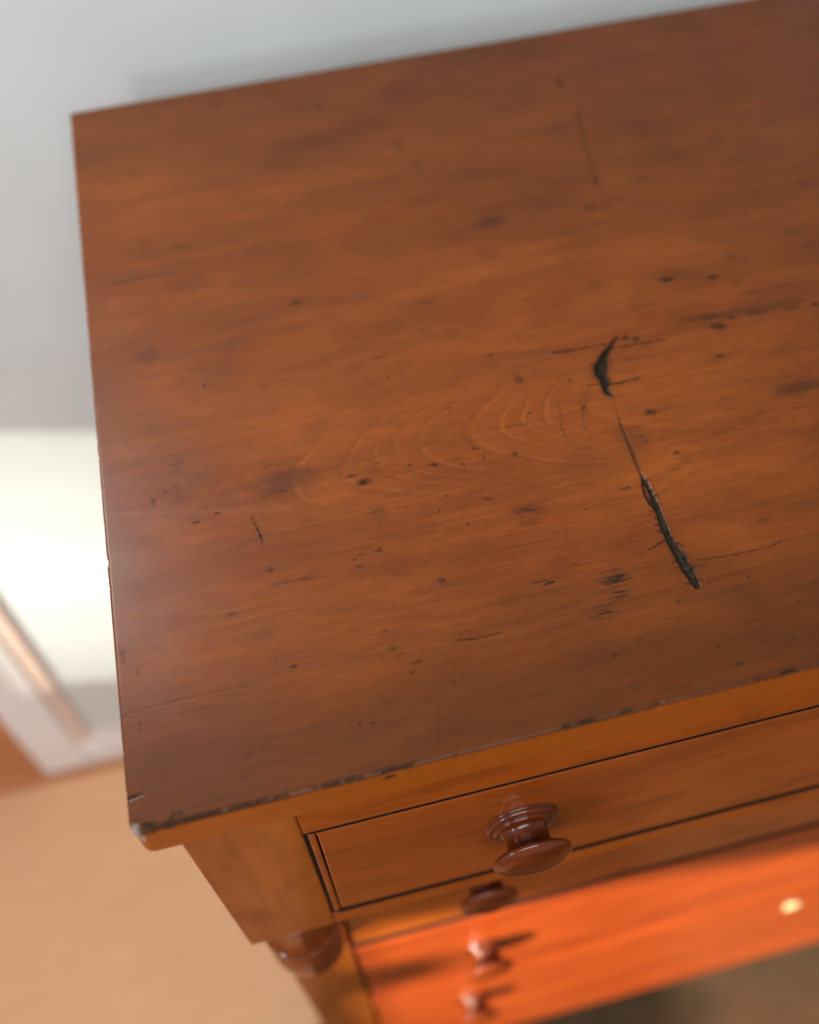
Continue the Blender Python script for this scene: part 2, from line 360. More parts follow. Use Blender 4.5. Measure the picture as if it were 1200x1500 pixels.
# marks on the top: (x, y, half length, half width, strength, kind) and lines ((x, y, half width)...), strength, depth mm
SPOTS = [
 (0.2168,0.1894,0.0027,0.0039,0.55,0),
 (0.2161,0.1946,0.0015,0.0012,0.3,0),
 (0.2054,0.1881,0.0013,0.0009,0.4,0),
 (0.2426,0.1624,0.0016,0.0013,0.85,0),
 (0.2153,0.1661,0.0018,0.0009,0.8,0),
 (0.2419,0.1814,0.0009,0.0022,0.6,0),
 (0.2303,0.1667,0.0011,0.0011,0.6,0),
 (0.2741,0.1504,0.0053,0.0025,0.6,0),
 (0.2741,0.1513,0.0016,0.0013,0.9,0),
 (0.2808,0.1509,0.0053,0.0006,0.5,0),
 (0.3229,0.1769,0.0024,0.0015,0.75,0),
 (0.3182,0.2395,0.0051,0.002,0.8,0),
 (0.3434,0.2341,0.0034,0.0022,0.7,0),
 (0.331,0.1981,0.005,0.0032,0.7,0),
 (0.329,0.2051,0.0046,0.0016,0.6,0),
 (0.3398,0.2021,0.0023,0.0016,0.6,0),
 (0.3528,0.2022,0.005,0.0014,0.45,0),
 (0.3742,0.2005,0.0058,0.0016,0.5,0),
 (0.3872,0.1996,0.0023,0.002,0.7,0),
 (0.2805,0.2033,0.0017,0.0023,0.8,0),
 (0.285,0.201,0.0023,0.0026,0.65,0),
 (0.2434,0.2027,0.0044,0.0009,0.75,0),
 (0.2074,0.2102,0.0026,0.001,0.75,0),
 (0.2764,0.123,0.0021,0.0014,0.7,0),
 (0.2724,0.1325,0.001,0.0008,0.6,0),
 (0.2644,0.1338,0.0017,0.0008,0.5,0),
 (0.2714,0.1134,0.0051,0.0005,0.55,0),
 (0.2227,0.1023,0.001,0.0009,0.6,0),
 (0.1798,0.1201,0.0012,0.001,0.5,0),
 (0.1953,0.108,0.0088,0.005,0.75,1),
 (0.1951,0.102,0.0071,0.0023,0.6,1),
 (0.2223,0.0627,0.0088,0.0058,1,1),
 (0.2217,0.054,0.0071,0.0033,1,1),
 (0.2119,0.048,0.0083,0.0036,0.95,1),
 (0.2201,0.0566,0.0109,0.0101,0.35,1),
 (0.1895,0.0699,0.0041,0.0005,0.8,0),
 (0.194,0.068,0.0031,0.0009,0.85,0),
 (0.3001,0.075,0.0036,0.0006,0.5,0),
 (0.3004,0.0757,0.005,0.0016,0.3,1),
 (0.2804,0.048,0.0011,0.0007,0.7,0),
 (0.2948,0.031,0.0016,0.0006,0.7,0),
 (0.3398,0.1277,0.0011,0.0008,0.5,0),
 (0.2986,0.1637,0.0029,0.0006,0.5,0),
 (0.3298,0.1575,0.0026,0.0006,0.5,0),
 (0.222,0.0307,0.0015,0.0006,0.7,0),
 (0.2532,0.0197,0.0017,0.0006,0.8,0),
 (0.2726,0.0177,0.0012,0.0006,0.7,0),
 (0.2858,0.0156,0.0014,0.0006,0.6,0),
 (0.2584,0.0097,0.0024,0.0009,0.75,0),
 (0.209,0.0266,0.0016,0.0014,0.65,0),
 (0.261,0.0354,0.0014,0.0003,0.5,0),
 (0.2117,0.0477,0.0012,0.0008,0.5,0),
 (0.125,0.1455,0.005,0.0031,0.85,1),
 (0.125,0.145,0.0026,0.0017,0.8,0),
 (0.1204,0.1506,0.0037,0.0015,0.7,1),
 (0.1313,0.1507,0.0067,0.0021,0.5,1),
 (0.1382,0.1449,0.002,0.0006,0.6,0),
 (0.1277,0.1255,0.0055,0.004,0.45,1),
 (0.1476,0.0818,0.0022,0.0016,0.65,0),
 (0.1474,0.0811,0.0053,0.0029,0.3,1),
 (0.0245,0.1604,0.0016,0.0025,0.5,0),
 (0.0305,0.1647,0.0019,0.0011,0.45,0),
 (0.036,0.1662,0.0011,0.0019,0.4,0),
 (0.0277,0.1629,0.001,0.0008,0.35,0),
 (0.0308,0.2596,0.0079,0.0068,0.33,0),
 (0.0537,0.1454,0.0018,0.0008,0.8,0),
 (0.0375,0.1806,0.0037,0.0009,0.5,0),
 (0.0578,0.2296,0.0009,0.0012,0.85,0),
 (0.0578,0.2412,0.0009,0.001,0.7,0),
 (0.0473,0.2285,0.0012,0.0012,0.4,0),
 (0.1519,0.2089,0.0014,0.001,0.7,0),
 (0.1498,0.2242,0.0026,0.0007,0.6,0),
 (0.1608,0.1466,0.0022,0.001,0.9,0),
 (0.1488,0.1494,0.0017,0.0008,0.85,0),
 (0.1378,0.145,0.0015,0.0006,0.7,0),
 (0.1336,0.1549,0.0015,0.0006,0.7,0),
 (0.1738,0.1435,0.0013,0.0012,0.6,0),
 (0.1737,0.1396,0.0012,0.0008,0.6,0),
 (0.1561,0.1194,0.0007,0.0016,0.8,0),
 (0.1618,0.127,0.0015,0.0008,0.6,0),
 (0.1674,0.1083,0.001,0.0008,0.9,0),
 (0.18,0.1196,0.0015,0.001,0.6,0),
 (0.1798,0.1201,0.0033,0.0016,0.3,1),
 (0.1827,0.1517,0.0027,0.0019,0.7,1),
 (0.1851,0.1457,0.0008,0.0021,0.5,0),
 (0.2004,0.1433,0.0017,0.0017,0.6,0),
 (0.177,0.18,0.0014,0.0016,0.5,0),
 (0.1956,0.1388,0.0008,0.0006,0.5,0),
 (0.0528,0.0886,0.0033,0.0018,0.4,0),
 (0.0399,0.0909,0.0027,0.0007,0.35,0),
 (0.073,0.1073,0.0022,0.0009,0.6,0),
 (0.0729,0.1069,0.0008,0.0034,0.4,0),
 (0.1124,0.052,0.0038,0.002,0.5,1),
 (0.1219,0.0512,0.0089,0.0049,0.3,1),
 (0.1013,0.0532,0.0103,0.0049,0.25,1),
 (0.0752,0.0563,0.0026,0.0008,0.5,0),
 (0.0685,0.0625,0.0009,0.0007,0.5,0),
 (0.1337,0.0498,0.0089,0.0026,0.3,1),
 (0.1154,0.2777,0.0025,0.0019,0.7,0),
 (0.1153,0.2772,0.0049,0.0033,0.3,0),
 (0.1845,0.2581,0.0057,0.0011,0.65,0),
 (0.1862,0.2465,0.0026,0.001,0.35,0),
 (0.2088,0.3771,0.0019,0.004,0.5,0),
 (0.2033,0.4035,0.0026,0.0076,0.3,0),
 (0.1435,0.4327,0.0018,0.0026,0.5,0),
 (0.1616,0.457,0.0036,0.0046,0.35,0),
 (0.0953,0.4794,0.0054,0.0047,0.35,0),
 (0.1472,0.2664,0.0015,0.0011,0.4,0),
 (0.2372,0.314,0.0185,0.007,0.75,2),
 (0.2391,0.3134,0.0062,0.0035,0.5,2),
 (0.2643,0.3158,0.0229,0.0029,0.25,2),
 (0.31,0.3319,0.0019,0.003,0.7,0),
 (0.3219,0.4362,0.0033,0.0064,0.5,0),
 (0.2974,0.3108,0.0046,0.0035,0.4,0),
 (0.3842,0.3946,0.0116,0.0033,0.3,2),
 (0.3355,0.3265,0.0043,0.0012,0.5,0),
 (0.3312,0.3488,0.0026,0.0015,0.35,0),
 (0.231,0.3171,0.0185,0.0118,0.2,2),
 (0.3736,0.2991,0.0038,0.0011,0.6,0),
 (0.3805,0.2991,0.0043,0.0008,0.5,0),
 (0.4124,0.317,0.0131,0.0057,0.25,2),
 (0.3645,0.288,0.0029,0.0011,0.4,0),
 (0.3349,0.2596,0.0016,0.001,0.4,0),
 (0.2968,0.2224,0.0089,0.0122,0.32,2),
 (0.3486,0.205,0.0425,0.0056,0.65,2),
 (0.2605,0.1376,0.0087,0.0073,0.35,2),
 (0.259,0.1335,0.0104,0.0101,0.15,2),
 (0.3537,0.1465,0.0164,0.0053,0.8,2),
 (0.3118,0.1235,0.0018,0.0006,0.3,0),
 (0.0858,0.1578,0.0215,0.0127,0.7,2),
 (0.09,0.1524,0.0148,0.0063,0.22,2),
 (0.0356,0.2229,0.0156,0.0121,0.25,2),
 (0.0496,0.1908,0.0202,0.0068,0.25,2),
 (0.0735,0.2183,0.007,0.0024,0.35,1),
 (0.0132,0.2541,0.0089,0.0153,0.32,2),
 (0.0319,0.397,0.0227,0.0679,0.26,2),
 (0.0283,0.4633,0.0262,0.0191,0.3,2),
 (0.0545,0.2325,0.0142,0.0064,0.15,2),
 (0.0265,0.3058,0.0094,0.0026,0.25,2),
 (0.0274,0.2931,0.0056,0.0017,0.2,0),
 (0.1931,0.3236,0.0326,0.003,0.15,2),
 (0.1373,0.3006,0.0587,0.004,0.16,2),
 (0.1158,0.3146,0.0236,0.0027,0.2,2),
 (0.1454,0.195,0.0282,0.0032,0.12,2),
 (0.102,0.2119,0.0247,0.0048,0.15,2),
 (0.0981,0.1018,0.0124,0.0041,0.18,2),
 (0.021,0.2173,0.0172,0.0166,0.15,2),
 (0.006,0.112,0.009,0.0185,0.12,2),
 (0.0036,0.0805,0.0014,0.0044,0.3,0),
 (0.0096,0.0705,0.0007,0.0023,0.4,0),
 (0.008,0.045,0.0007,0.0034,0.35,0),
 (0.1798,0.0695,0.0404,0.0069,0.12,2),
 (0.1926,0.0412,0.0513,0.0097,0.12,2),
 (0.2817,0.0352,0.0281,0.0143,0.18,2),
 (0.3075,0.0985,0.034,0.0148,0.12,2),
 (0.2371,0.1219,0.0271,0.0118,0.16,2),
 (0.235,0.1356,0.0086,0.0142,0.12,2),
 (0.2387,0.1025,0.0099,0.0075,0.2,2),
 (0.2924,0.1199,0.0346,0.0059,0.1,2),
 (0.0505,0.0217,0.0008,0.0006,0.7,0),
 (0.0565,0.0241,0.0012,0.0006,0.55,0),
 (0.0477,0.012,0.0016,0.0006,0.5,0),
 (0.0973,0.0234,0.0007,0.0006,0.7,0),
 (0.1026,0.0223,0.0011,0.0006,0.7,0),
 (0.1109,0.0293,0.0071,0.0025,0.35,1),
 (0.0758,0.0562,0.002,0.0007,0.7,0),
 (0.1129,0.0512,0.0029,0.0013,0.5,1),
 (0.1179,0.0104,0.0126,0.0018,0.25,1),
 (0.0939,0.0046,0.0123,0.002,0.3,1),
 (0.1322,0.0097,0.0169,0.0021,0.2,1),
 (0.1325,0.0334,0.0145,0.0022,0.2,1),
 (0.1788,0.0181,0.0175,0.003,0.2,1),
 (0.1395,0.0316,0.0012,0.0008,0.5,0),
 (0.1238,0.0403,0.0013,0.0008,0.6,0),
 (0.1436,0.0344,0.0009,0.0006,0.6,0),
 (0.2637,0.1367,0.0038,0.0012,0.3,1),
 (0.2632,0.1492,0.0014,0.0006,0.3,0),
 (0.1118,0.1876,0.0014,0.0014,0.2,0),
 (0.2123,0.0109,0.0035,0.0021,0.3,0),
 (0.1922,0.005,0.0115,0.0015,0.3,1),
 (0.2315,0.0059,0.0176,0.0018,0.3,1),
]
LINES = [
 (((0.2762,0.205,0.0004), (0.272,0.2009,0.0007), (0.2684,0.1973,0.0013), (0.2647,0.1932,0.0022), (0.2611,0.1876,0.0033), (0.2588,0.1822,0.0033), (0.2591,0.1767,0.0025), (0.2578,0.1721,0.0018), (0.2577,0.1688,0.0016), (0.2594,0.1664,0.0005)), 1, 1.6),
 (((0.2571,0.1514,0.0007), (0.2566,0.1405,0.001), (0.2561,0.1307,0.0012), (0.2556,0.122,0.0012), (0.255,0.114,0.0008)), 0.55, 0.8),
 (((0.2587,0.1637,0.0005), (0.2583,0.1576,0.0005), (0.2571,0.1514,0.0005)), 0.25, 0.3),
 (((0.255,0.114,0.0007), (0.2555,0.11,0.001), (0.2557,0.1033,0.0013), (0.2552,0.0952,0.0015), (0.2547,0.088,0.0015), (0.2543,0.0809,0.0018), (0.2542,0.0743,0.0019), (0.2551,0.0675,0.0024), (0.2555,0.0606,0.0027), (0.2561,0.0548,0.0025), (0.2563,0.0499,0.0016)), 1, 2.2),
 (((0.2553,0.1139,0.0005), (0.2534,0.1081,0.0005), (0.2527,0.1028,0.0007), (0.253,0.0974,0.0008), (0.2541,0.0942,0.0008)), 0.95, 1.4),
 (((0.2603,0.1739,0.001), (0.2668,0.1735,0.001), (0.2765,0.1738,0.0007)), 0.95, 0.3),
 (((0.2765,0.1738,0.0004), (0.2882,0.176,0.0003)), 0.35, 0.2),
 (((0.2404,0.2025,0.0012), (0.2526,0.2017,0.0008), (0.2658,0.2016,0.0007), (0.2733,0.2022,0.0007)), 0.9, 0.2),
 (((0.2074,0.2102,0.0004), (0.2257,0.2061,0.0004), (0.2407,0.2035,0.0004)), 0.35, 0.1),
 (((0.2703,0.1973,0.0007), (0.285,0.1968,0.0009), (0.3001,0.1962,0.0006)), 0.85, 0.2),
 (((0.2683,0.1947,0.0003), (0.2801,0.194,0.0005), (0.2896,0.1939,0.0002)), 0.45, 0.1),
 (((0.2759,0.203,0.0005), (0.2868,0.2015,0.0007)), 0.5, 0.1),
 (((0.3227,0.1764,0.0004), (0.3325,0.1778,0.0003), (0.3403,0.1782,0.0002)), 0.4, 0.1),
 (((0.2021,0.1604,0.0003), (0.2069,0.1596,0.0005), (0.2122,0.1595,0.0002)), 0.65, 0.2),
 (((0.3533,0.2181,0.0007), (0.3619,0.2168,0.0006), (0.3782,0.2172,0.0005), (0.3974,0.2152,0.0005)), 0.55, 0.2),
 (((0.3421,0.2173,0.0005), (0.3576,0.2163,0.0005)), 0.25, 0),
 (((0.242,0.0733,0.0004), (0.2471,0.0746,0.0005), (0.2527,0.077,0.0007)), 0.75, 0.4),
 (((0.2589,0.0631,0.0004), (0.2739,0.0613,0.0003), (0.2868,0.0606,0.0003), (0.2969,0.0609,0.0005), (0.3031,0.0627,0.0003)), 0.6, 0.3),
 (((0.3031,0.0627,0.0003), (0.3207,0.0615,0.0003)), 0.25, 0.1),
 (((0.2064,0.0744,0.0003), (0.2246,0.0726,0.0004)), 0.4, 0.1),
 (((0.0692,0.1392,0.0004), (0.0705,0.1327,0.0006), (0.0716,0.1268,0.0006), (0.0724,0.1214,0.0003)), 0.9, 0.05),
 (((0.0731,0.1557,0.0003), (0.0816,0.1525,0.0004), (0.0912,0.1478,0.0003)), 0.45, 0.1),
 (((0.0729,0.099,0.0004), (0.0792,0.0989,0.0005), (0.087,0.0987,0.0003), (0.0923,0.0984,0.0002)), 0.6, 0.2),
 (((0.1467,0.0505,0.0002), (0.1535,0.0494,0.0006), (0.1659,0.0496,0.0002)), 0.85, 0.3),
 (((0.1374,0.0522,0.0002), (0.1491,0.0502,0.0002)), 0.3, 0),
 (((-0.0001,0.3232,0.0009), (0.0162,0.3221,0.0009), (0.0388,0.3222,0.0009), (0.0533,0.3216,0.0006)), 0.5, 0.2),
 (((0.0533,0.3074,0.0009), (0.0599,0.3108,0.0009), (0.0678,0.3145,0.0006)), 0.3, 0.1),
 (((0.3238,0.4058,0.0009), (0.3202,0.3913,0.0009), (0.316,0.37,0.0007), (0.3127,0.3493,0.0007), (0.3103,0.3325,0.0009)), 0.6, 0.3),
 (((0.3103,0.3325,0.0006), (0.3087,0.3161,0.0004), (0.3079,0.2954,0.0004)), 0.3, 0.1),
 (((0.3234,0.4449,0.0009), (0.3218,0.4288,0.0009)), 0.35, 0.1),
 (((0.0014,0.0517,0.0003), (0.0115,0.0526,0.0003), (0.0246,0.0531,0.0003), (0.0449,0.0527,0.0002), (0.0609,0.0521,0.0002)), 0.42, 0.05),
 (((0.0003,0.0152,0.0007), (0.0027,0.0154,0.0006), (0.0063,0.0157,0.0003)), 0.95, 0.8),
 (((0.1703,0.2638,0.0004), (0.1627,0.2332,0.0004), (0.1583,0.2037,0.0004)), 0.2, 0),
 (((0.1722,0.1352,0.0003), (0.1651,0.1081,0.0002)), 0.2, 0),
 (((0.1306,0.1296,0.0002), (0.127,0.1163,0.0002)), 0.3, 0),
 (((0.128,0.1283,0.0002), (0.1268,0.1184,0.0002), (0.1276,0.1149,0.0002)), 0.25, 0),
 (((0.13,0.0212,0.0002), (0.1267,0.0096,0.0002), (0.1257,0.0038,0.0002)), 0.3, 0),
 (((0.2127,0.1025,0.0002), (0.2083,0.0886,0.0002)), 0.2, 0),
 (((0.2846,0.1265,0.0004), (0.2959,0.1279,0.0004), (0.3076,0.1301,0.0004), (0.3246,0.1356,0.0004), (0.3356,0.1358,0.0004), (0.3559,0.1321,0.0004)), 0.42, 0),
 (((0.2746,0.1195,0.0004), (0.2996,0.1201,0.0004), (0.3214,0.1209,0.0004)), 0.22, 0),
 (((0.3658,0.1519,0.0004), (0.3509,0.1522,0.0004), (0.3428,0.151,0.0004), (0.3421,0.1478,0.0004), (0.347,0.144,0.0004)), 0.35, 0),
 (((0.0647,0.1627,0.0004), (0.0741,0.1693,0.0004), (0.0886,0.1747,0.0004), (0.1011,0.1767,0.0004)), 0.2, 0),
 (((0.0647,0.1627,0.0004), (0.0727,0.1554,0.0004)), 0.2, 0),
 (((0.2306,0.1643,0.0005), (0.2302,0.1588,0.0005), (0.2278,0.1548,0.0005), (0.2276,0.1489,0.0005), (0.2291,0.1439,0.0005)), 0.45, 0),
 (((0.2426,0.1624,0.0005), (0.2401,0.156,0.0005), (0.2389,0.1517,0.0005), (0.2396,0.1465,0.0005), (0.2428,0.1424,0.0005)), 0.38, 0),
 (((0.1989,0.1545,0.0004), (0.2007,0.1486,0.0004), (0.2072,0.1414,0.0004), (0.2146,0.1372,0.0004)), 0.3, 0),
 (((0.158,0.1657,0.0004), (0.1554,0.1596,0.0004), (0.1567,0.1534,0.0004), (0.1624,0.1488,0.0004)), 0.3, 0),
 (((0.1516,0.1638,0.0004), (0.1505,0.1564,0.0004), (0.1532,0.1504,0.0004), (0.1603,0.1458,0.0004)), 0.28, 0),
 (((0.1422,0.1654,0.0003), (0.1404,0.1592,0.0003), (0.1417,0.1557,0.0003)), 0.22, 0),
 (((0.1008,0.1656,0.0003), (0.1003,0.1591,0.0003), (0.1056,0.1546,0.0003)), 0.22, 0),
 (((0.1778,0.1119,0.0002), (0.1749,0.1054,0.0002)), 0.15, 0),
]
PALE_LINES = [
 (((0.004,0.1731,0.0006), (0.0309,0.1749,0.0006), (0.0513,0.1768,0.0007), (0.0759,0.1813,0.0007), (0.1016,0.1895,0.0007)), 0.5, 0),
 (((0.0047,0.1586,0.0006), (0.0286,0.1522,0.0006), (0.0574,0.146,0.0006), (0.0862,0.1399,0.0006)), 0.25, 0),
]

# ------------------------------------------------------------------ noise on arrays
_rs = np.random.RandomState(11)
_G = _rs.rand(256, 256) * 2 * math.pi
_GX, _GY = np.cos(_G), np.sin(_G)

def pnoise(x, y):
    xi, yi = np.floor(x).astype(int), np.floor(y).astype(int)
    fx, fy = x - xi, y - yi
    u, v = fx * fx * fx * (fx * (fx * 6 - 15) + 10), fy * fy * fy * (fy * (fy * 6 - 15) + 10)
    def g(a, b):
        i, j = (xi + a) & 255, (yi + b) & 255
        return _GX[i, j] * (fx - a) + _GY[i, j] * (fy - b)
    return ((g(0, 0) * (1 - u) + g(1, 0) * u) * (1 - v) + (g(0, 1) * (1 - u) + g(1, 1) * u) * v) * 1.41

def fbm(x, y, o=4, r=0.55):
    s, a, t = 0, 1.0, 0
    for k in range(o):
        s = s + a * pnoise(x * 2 ** k + 17.3 * k, y * 2 ** k + 5.1 * k)
        t += a
        a *= r
    return s / t

def sstep(a, b, x):
    t = np.clip((x - a) / (b - a), 0, 1)
    return t * t * (3 - 2 * t)

# ------------------------------------------------------------------ chest of drawers
W, D, T = 0.98, 0.50, 0.0225      # width, depth and thickness of the top
chest = thing(link('chest_of_drawers', None), 'antique reddish-brown wooden chest of drawers with scarred top and turned knobs', 'chest of drawers')

def splinters():
    """short torn fibres that run off the two gouges along the grain"""
    out = []
    for pts, s, dep in LINES:
        if dep < 1.5: continue
        for a, b in zip(pts[:-1], pts[1:]):
            n = max(1, int(math.hypot(b[0] - a[0], b[1] - a[1]) / 0.0022))
            for k in range(n):
                q = random.random()
                x, y, w = (a[i] + (b[i] - a[i]) * q for i in range(3))
                sd = random.choice((-1, 1))
                ln = random.uniform(0.0006, 0.0030) * (1 if random.random() < 0.75 else 2.6)
                x0 = x + sd * w * 0.8
                out.append((((x0, y, 0.0006), (x0 + sd * ln, y + random.uniform(-.25, .25) * ln, 0.00018)), random.uniform(0.5, 1.0), 0.5))
    return out

def specks():
    """small pits and flecks of wear, clustered, of mixed size"""
    out = []
    for k in range(26):
        cx, cy = random.uniform(0.02, 0.56), random.uniform(0.01, 0.34)
        for j in range(random.choice((1, 2, 3, 5, 7))):
            s_ = random.choice((0.6, 0.8, 1.0, 1.0, 1.5))
            out.append((cx + random.gauss(0, 0.008), cy + random.gauss(0, 0.005), 0.0009 * s_ * random.uniform(0.8, 2.6), 0.0007 * s_, random.uniform(0.25, 0.7), 0))
    return out

def build_top():
    LINES.extend(splinters())
    SPOTS.extend(specks())
    def prof(lo, hi, r, xs, nside):
        out = [(lo, T - (T - r) * k / nside) for k in range(nside)]
        out += [(lo + r * (1 - math.cos(a)), r * (1 - math.sin(a))) for a in [math.pi / 2 * k / 5 for k in range(5)]]
        out += [(v, 0.0) for v in xs]
        out += [(hi - r * (1 - math.cos(a)), r * (1 - math.sin(a))) for a in [math.pi / 2 * (4 - k) / 5 for k in range(5)]]
        out += [(hi, r + (T - r) * (k + 1) / 4) for k in range(4)]
        return np.array(out)
    rx, ry = 0.0013, 0.0026
    xs = list(np.arange(rx, 0.60, 0.00072)) + list(np.arange(0.604, W - 0.003, 0.006))
    ys = list(np.arange(ry, D - 0.003, 0.00066))
    PX, PY = prof(0, W, rx, xs, 12), prof(0, D, ry, ys, 22)
    nx, ny = len(PX), len(PY)
    X = np.repeat(PX[:, 0][:, None], ny, 1)
    Y = np.repeat(PY[:, 0][None, :], nx, 0)
    DX = np.repeat(PX[:, 1][:, None], ny, 1)
    DY = np.repeat(PY[:, 1][None, :], nx, 0)
    Z = -np.maximum(DX, DY)
    fx, fy = PX[:, 0], PY[:, 0]
    dark = np.zeros((nx, ny)); tone = np.zeros((nx, ny)); pale = np.zeros((nx, ny)); dent = np.zeros((nx, ny))
    topm = sstep(0.0035, 0.0, np.maximum(DX, DY))
    def win(x0, x1, y0, y1):
        i0, i1 = np.searchsorted(fx[16:-9], [x0, x1]) + 16
        j0, j1 = np.searchsorted(fy[26:-9], [y0, y1]) + 26
        if x0 <= rx: i0 = 0
        return slice(i0, max(i1, i0)), slice(j0, max(j1, j0))
    for (x, y, ax, ay, s, k) in SPOTS:
        m = 2.2
        w = win(x - ax * m, x + ax * m, y - ay * m, y + ay * m)
        x_, y_ = X[w], Y[w]
        if x_.size == 0: continue
        dx, dy = x_ - x, y_ - y
        d = np.sqrt((dx / ax) ** 2 + (dy / ay) ** 2)
        if k == 0:
            n = fbm(x_ * 420, y_ * 620, 3)
            v = s * sstep(1.25, 0.45, d + 0.7 * n)
            dark[w] = np.maximum(dark[w], v)
            if s > 0.65: dent[w] = np.maximum(dent[w], v * 0.00025)
        elif k == 1:
            n = fbm(x_ * 38 + y_ * 12, y_ * 760, 3, 0.55)
            n2 = fbm(x_ * 300, y_ * 300, 3)
            v = s * sstep(1.3, 0.2, d + 0.5 * n2) * sstep(-0.06, 0.14, n + 0.04 + 0.12 * sstep(1.0, 0.0, d)) * (0.55 + 0.45 * sstep(-0.3, 0.2, fbm(x_ * 260, y_ * 500, 2)))
            dark[w] = np.maximum(dark[w], v)
            tone[w] = tone[w] + 0.35 * s * sstep(1.4, 0.2, d)
        else:
            n = fbm(x_ * 45 + 3, y_ * 120, 4)
            v = s * sstep(1.45, 0.15, d + 0.75 * n)
            tone[w] = np.maximum(tone[w], v) + 0.25 * np.minimum(tone[w], v)
    for pts, s, dep in LINES:
        for a, b in zip(pts[:-1], pts[1:]):
            hw = max(a[2], b[2])
            m = hw * 2.6 + 0.0015
            w = win(min(a[0], b[0]) - m, max(a[0], b[0]) + m, min(a[1], b[1]) - m, max(a[1], b[1]) + m)
            x_, y_ = X[w], Y[w]
            if x_.size == 0: continue
            rag = 0.35 if dep < 1 else 1.0
            nn = fbm(x_ * 500, y_ * 500, 3)
            wx_ = x_ + (0.00018 if dep < 1 else 0.0004) * nn
            wy_ = y_ + 0.00025 * fbm(x_ * 130 + 9, y_ * 130, 2)
            L2 = (b[0] - a[0]) ** 2 + (b[1] - a[1]) ** 2 + 1e-12
            t = np.clip(((wx_ - a[0]) * (b[0] - a[0]) + (wy_ - a[1]) * (b[1] - a[1])) / L2, 0, 1)
            d = np.hypot(wx_ - a[0] - t * (b[0] - a[0]), wy_ - a[1] - t * (b[1] - a[1]))
            h = np.maximum(a[2] + t * (b[2] - a[2]), 0.00042)
            h = h * (1 + rag * 0.38 * fbm(x_ * 60 + 4, y_ * 1500, 3) + rag * 0.25 * fbm(x_ * 90, y_ * 160, 2))
            brk = 1.0 if dep >= 0.8 else 0.62 + 0.38 * sstep(-0.25, 0.15, fbm(x_ * 160, y_ * 160, 2))
            v = s * sstep(1.25, 0.7, d / h) * brk
            dark[w] = np.maximum(dark[w], v)
            if dep >= 1:      # torn fibres and a stained rim about the deep gouges
                rim = 0.55 * sstep(2.4, 0.9, d / h + 1.1 * fbm(x_ * 350, y_ * 1100, 3))
                tone[w] = np.maximum(tone[w], rim)
            dv = dep * 0.001 * sstep(1.15, 0.25, d / h) * (0.85 + 0.35 * fbm(x_ * 300, y_ * 300, 3))
            dent[w] = np.maximum(dent[w], dv)
    for pts, s, dep in PALE_LINES[1:]:
        for a, b in zip(pts[:-1], pts[1:]):
            w = win(min(a[0], b[0]) - .004, max(a[0], b[0]) + .004, min(a[1], b[1]) - .004, max(a[1], b[1]) + .004)
            x_, y_ = X[w], Y[w]
            L2 = (b[0] - a[0]) ** 2 + (b[1] - a[1]) ** 2 + 1e-12
            t = np.clip(((x_ - a[0]) * (b[0] - a[0]) + (y_ - a[1]) * (b[1] - a[1])) / L2, 0, 1)
            d = np.hypot(x_ - a[0] - t * (b[0] - a[0]), y_ - a[1] - t * (b[1] - a[1]))
            pale[w] = np.maximum(pale[w], s * sstep(0.0030, 0.0004, d + 0.0006 * fbm(x_ * 200, y_ * 900, 2)))
    # growth rings: nested parabolas whose points lie to the left, the cathedral figure of the board
    wr = fbm(X * 14, Y * 22, 3)
    cy = 0.158 + 0.010 * (X - 0.15) / 0.15
    v = Y - cy + 0.004 * wr
    ph = X - 46 * v * v / (1 + 2.5 * np.abs(v)) + 0.004 * fbm(X * 30, Y * 60, 3)
    fr = ph * 60 + 0.35 * np.sin(ph * 90)
    saw = fr - np.floor(fr)
    ring = 0.75 * sstep(0.10, 0.0, np.abs(saw - 0.62)) - 1.0 * sstep(0.17, 0.0, np.abs(saw - 0.80)) * (0.7 + 0.6 * fbm(X * 40, Y * 40, 2)) + 0.12 * (saw - 0.5)
    amp = sstep(0.0, 0.10, ph) * sstep(0.275, 0.235, ph) * sstep(0.052, 0.018, np.abs(v)) * 0.85 * (0.60 + 0.40 * sstep(-0.3, 0.3, fbm(X * 22 + 5, Y * 35, 2)))
    st = np.sin(v * 620 + 9 * wr + ph * 40) * 0.22 * (1 - amp)
    ring = ring * amp * 0.85 + st * sstep(-0.2, 0.4, fbm(X * 9, Y * 30 + 7, 3))
    # grime along the worn front arris and down the left end
    de = np.where(DX > DY, 1.0, 0.0)
    ef = fbm(X * 120 + 2, Y * 40 + DY * 300, 4, 0.65) + 0.75 * fbm(X * 24 + 40, Y * 0, 2)
    arr = sstep(0.0026, 0.0004, np.abs((Y - 0.0006) - DY * 0.9))
    left_more = 0.35 * sstep(0.13, 0.02, X) - 0.12 * sstep(0.16, 0.3, X) + 0.25 * sstep(0.24, 0.30, X)
    dark = np.maximum(dark, 0.85 * arr * sstep(-0.04, 0.26, 0.75 * ef + 0.3 * fbm(X * 600, DY * 900, 3) + left_more + 0.03) * sstep(0.003, 0.006, X))
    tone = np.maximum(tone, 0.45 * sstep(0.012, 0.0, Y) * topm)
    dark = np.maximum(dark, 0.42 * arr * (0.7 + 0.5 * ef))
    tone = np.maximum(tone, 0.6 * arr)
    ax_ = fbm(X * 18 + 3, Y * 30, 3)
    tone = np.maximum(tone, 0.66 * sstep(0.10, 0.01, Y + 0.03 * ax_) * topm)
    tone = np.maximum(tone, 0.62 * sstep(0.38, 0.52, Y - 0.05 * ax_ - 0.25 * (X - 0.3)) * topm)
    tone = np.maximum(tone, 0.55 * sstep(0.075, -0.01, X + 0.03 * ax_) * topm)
    tone = np.maximum(tone, 0.40 * sstep(0.40, 0.60, X + 0.03 * ax_) * sstep(0.35, 0.1, Y) * topm)
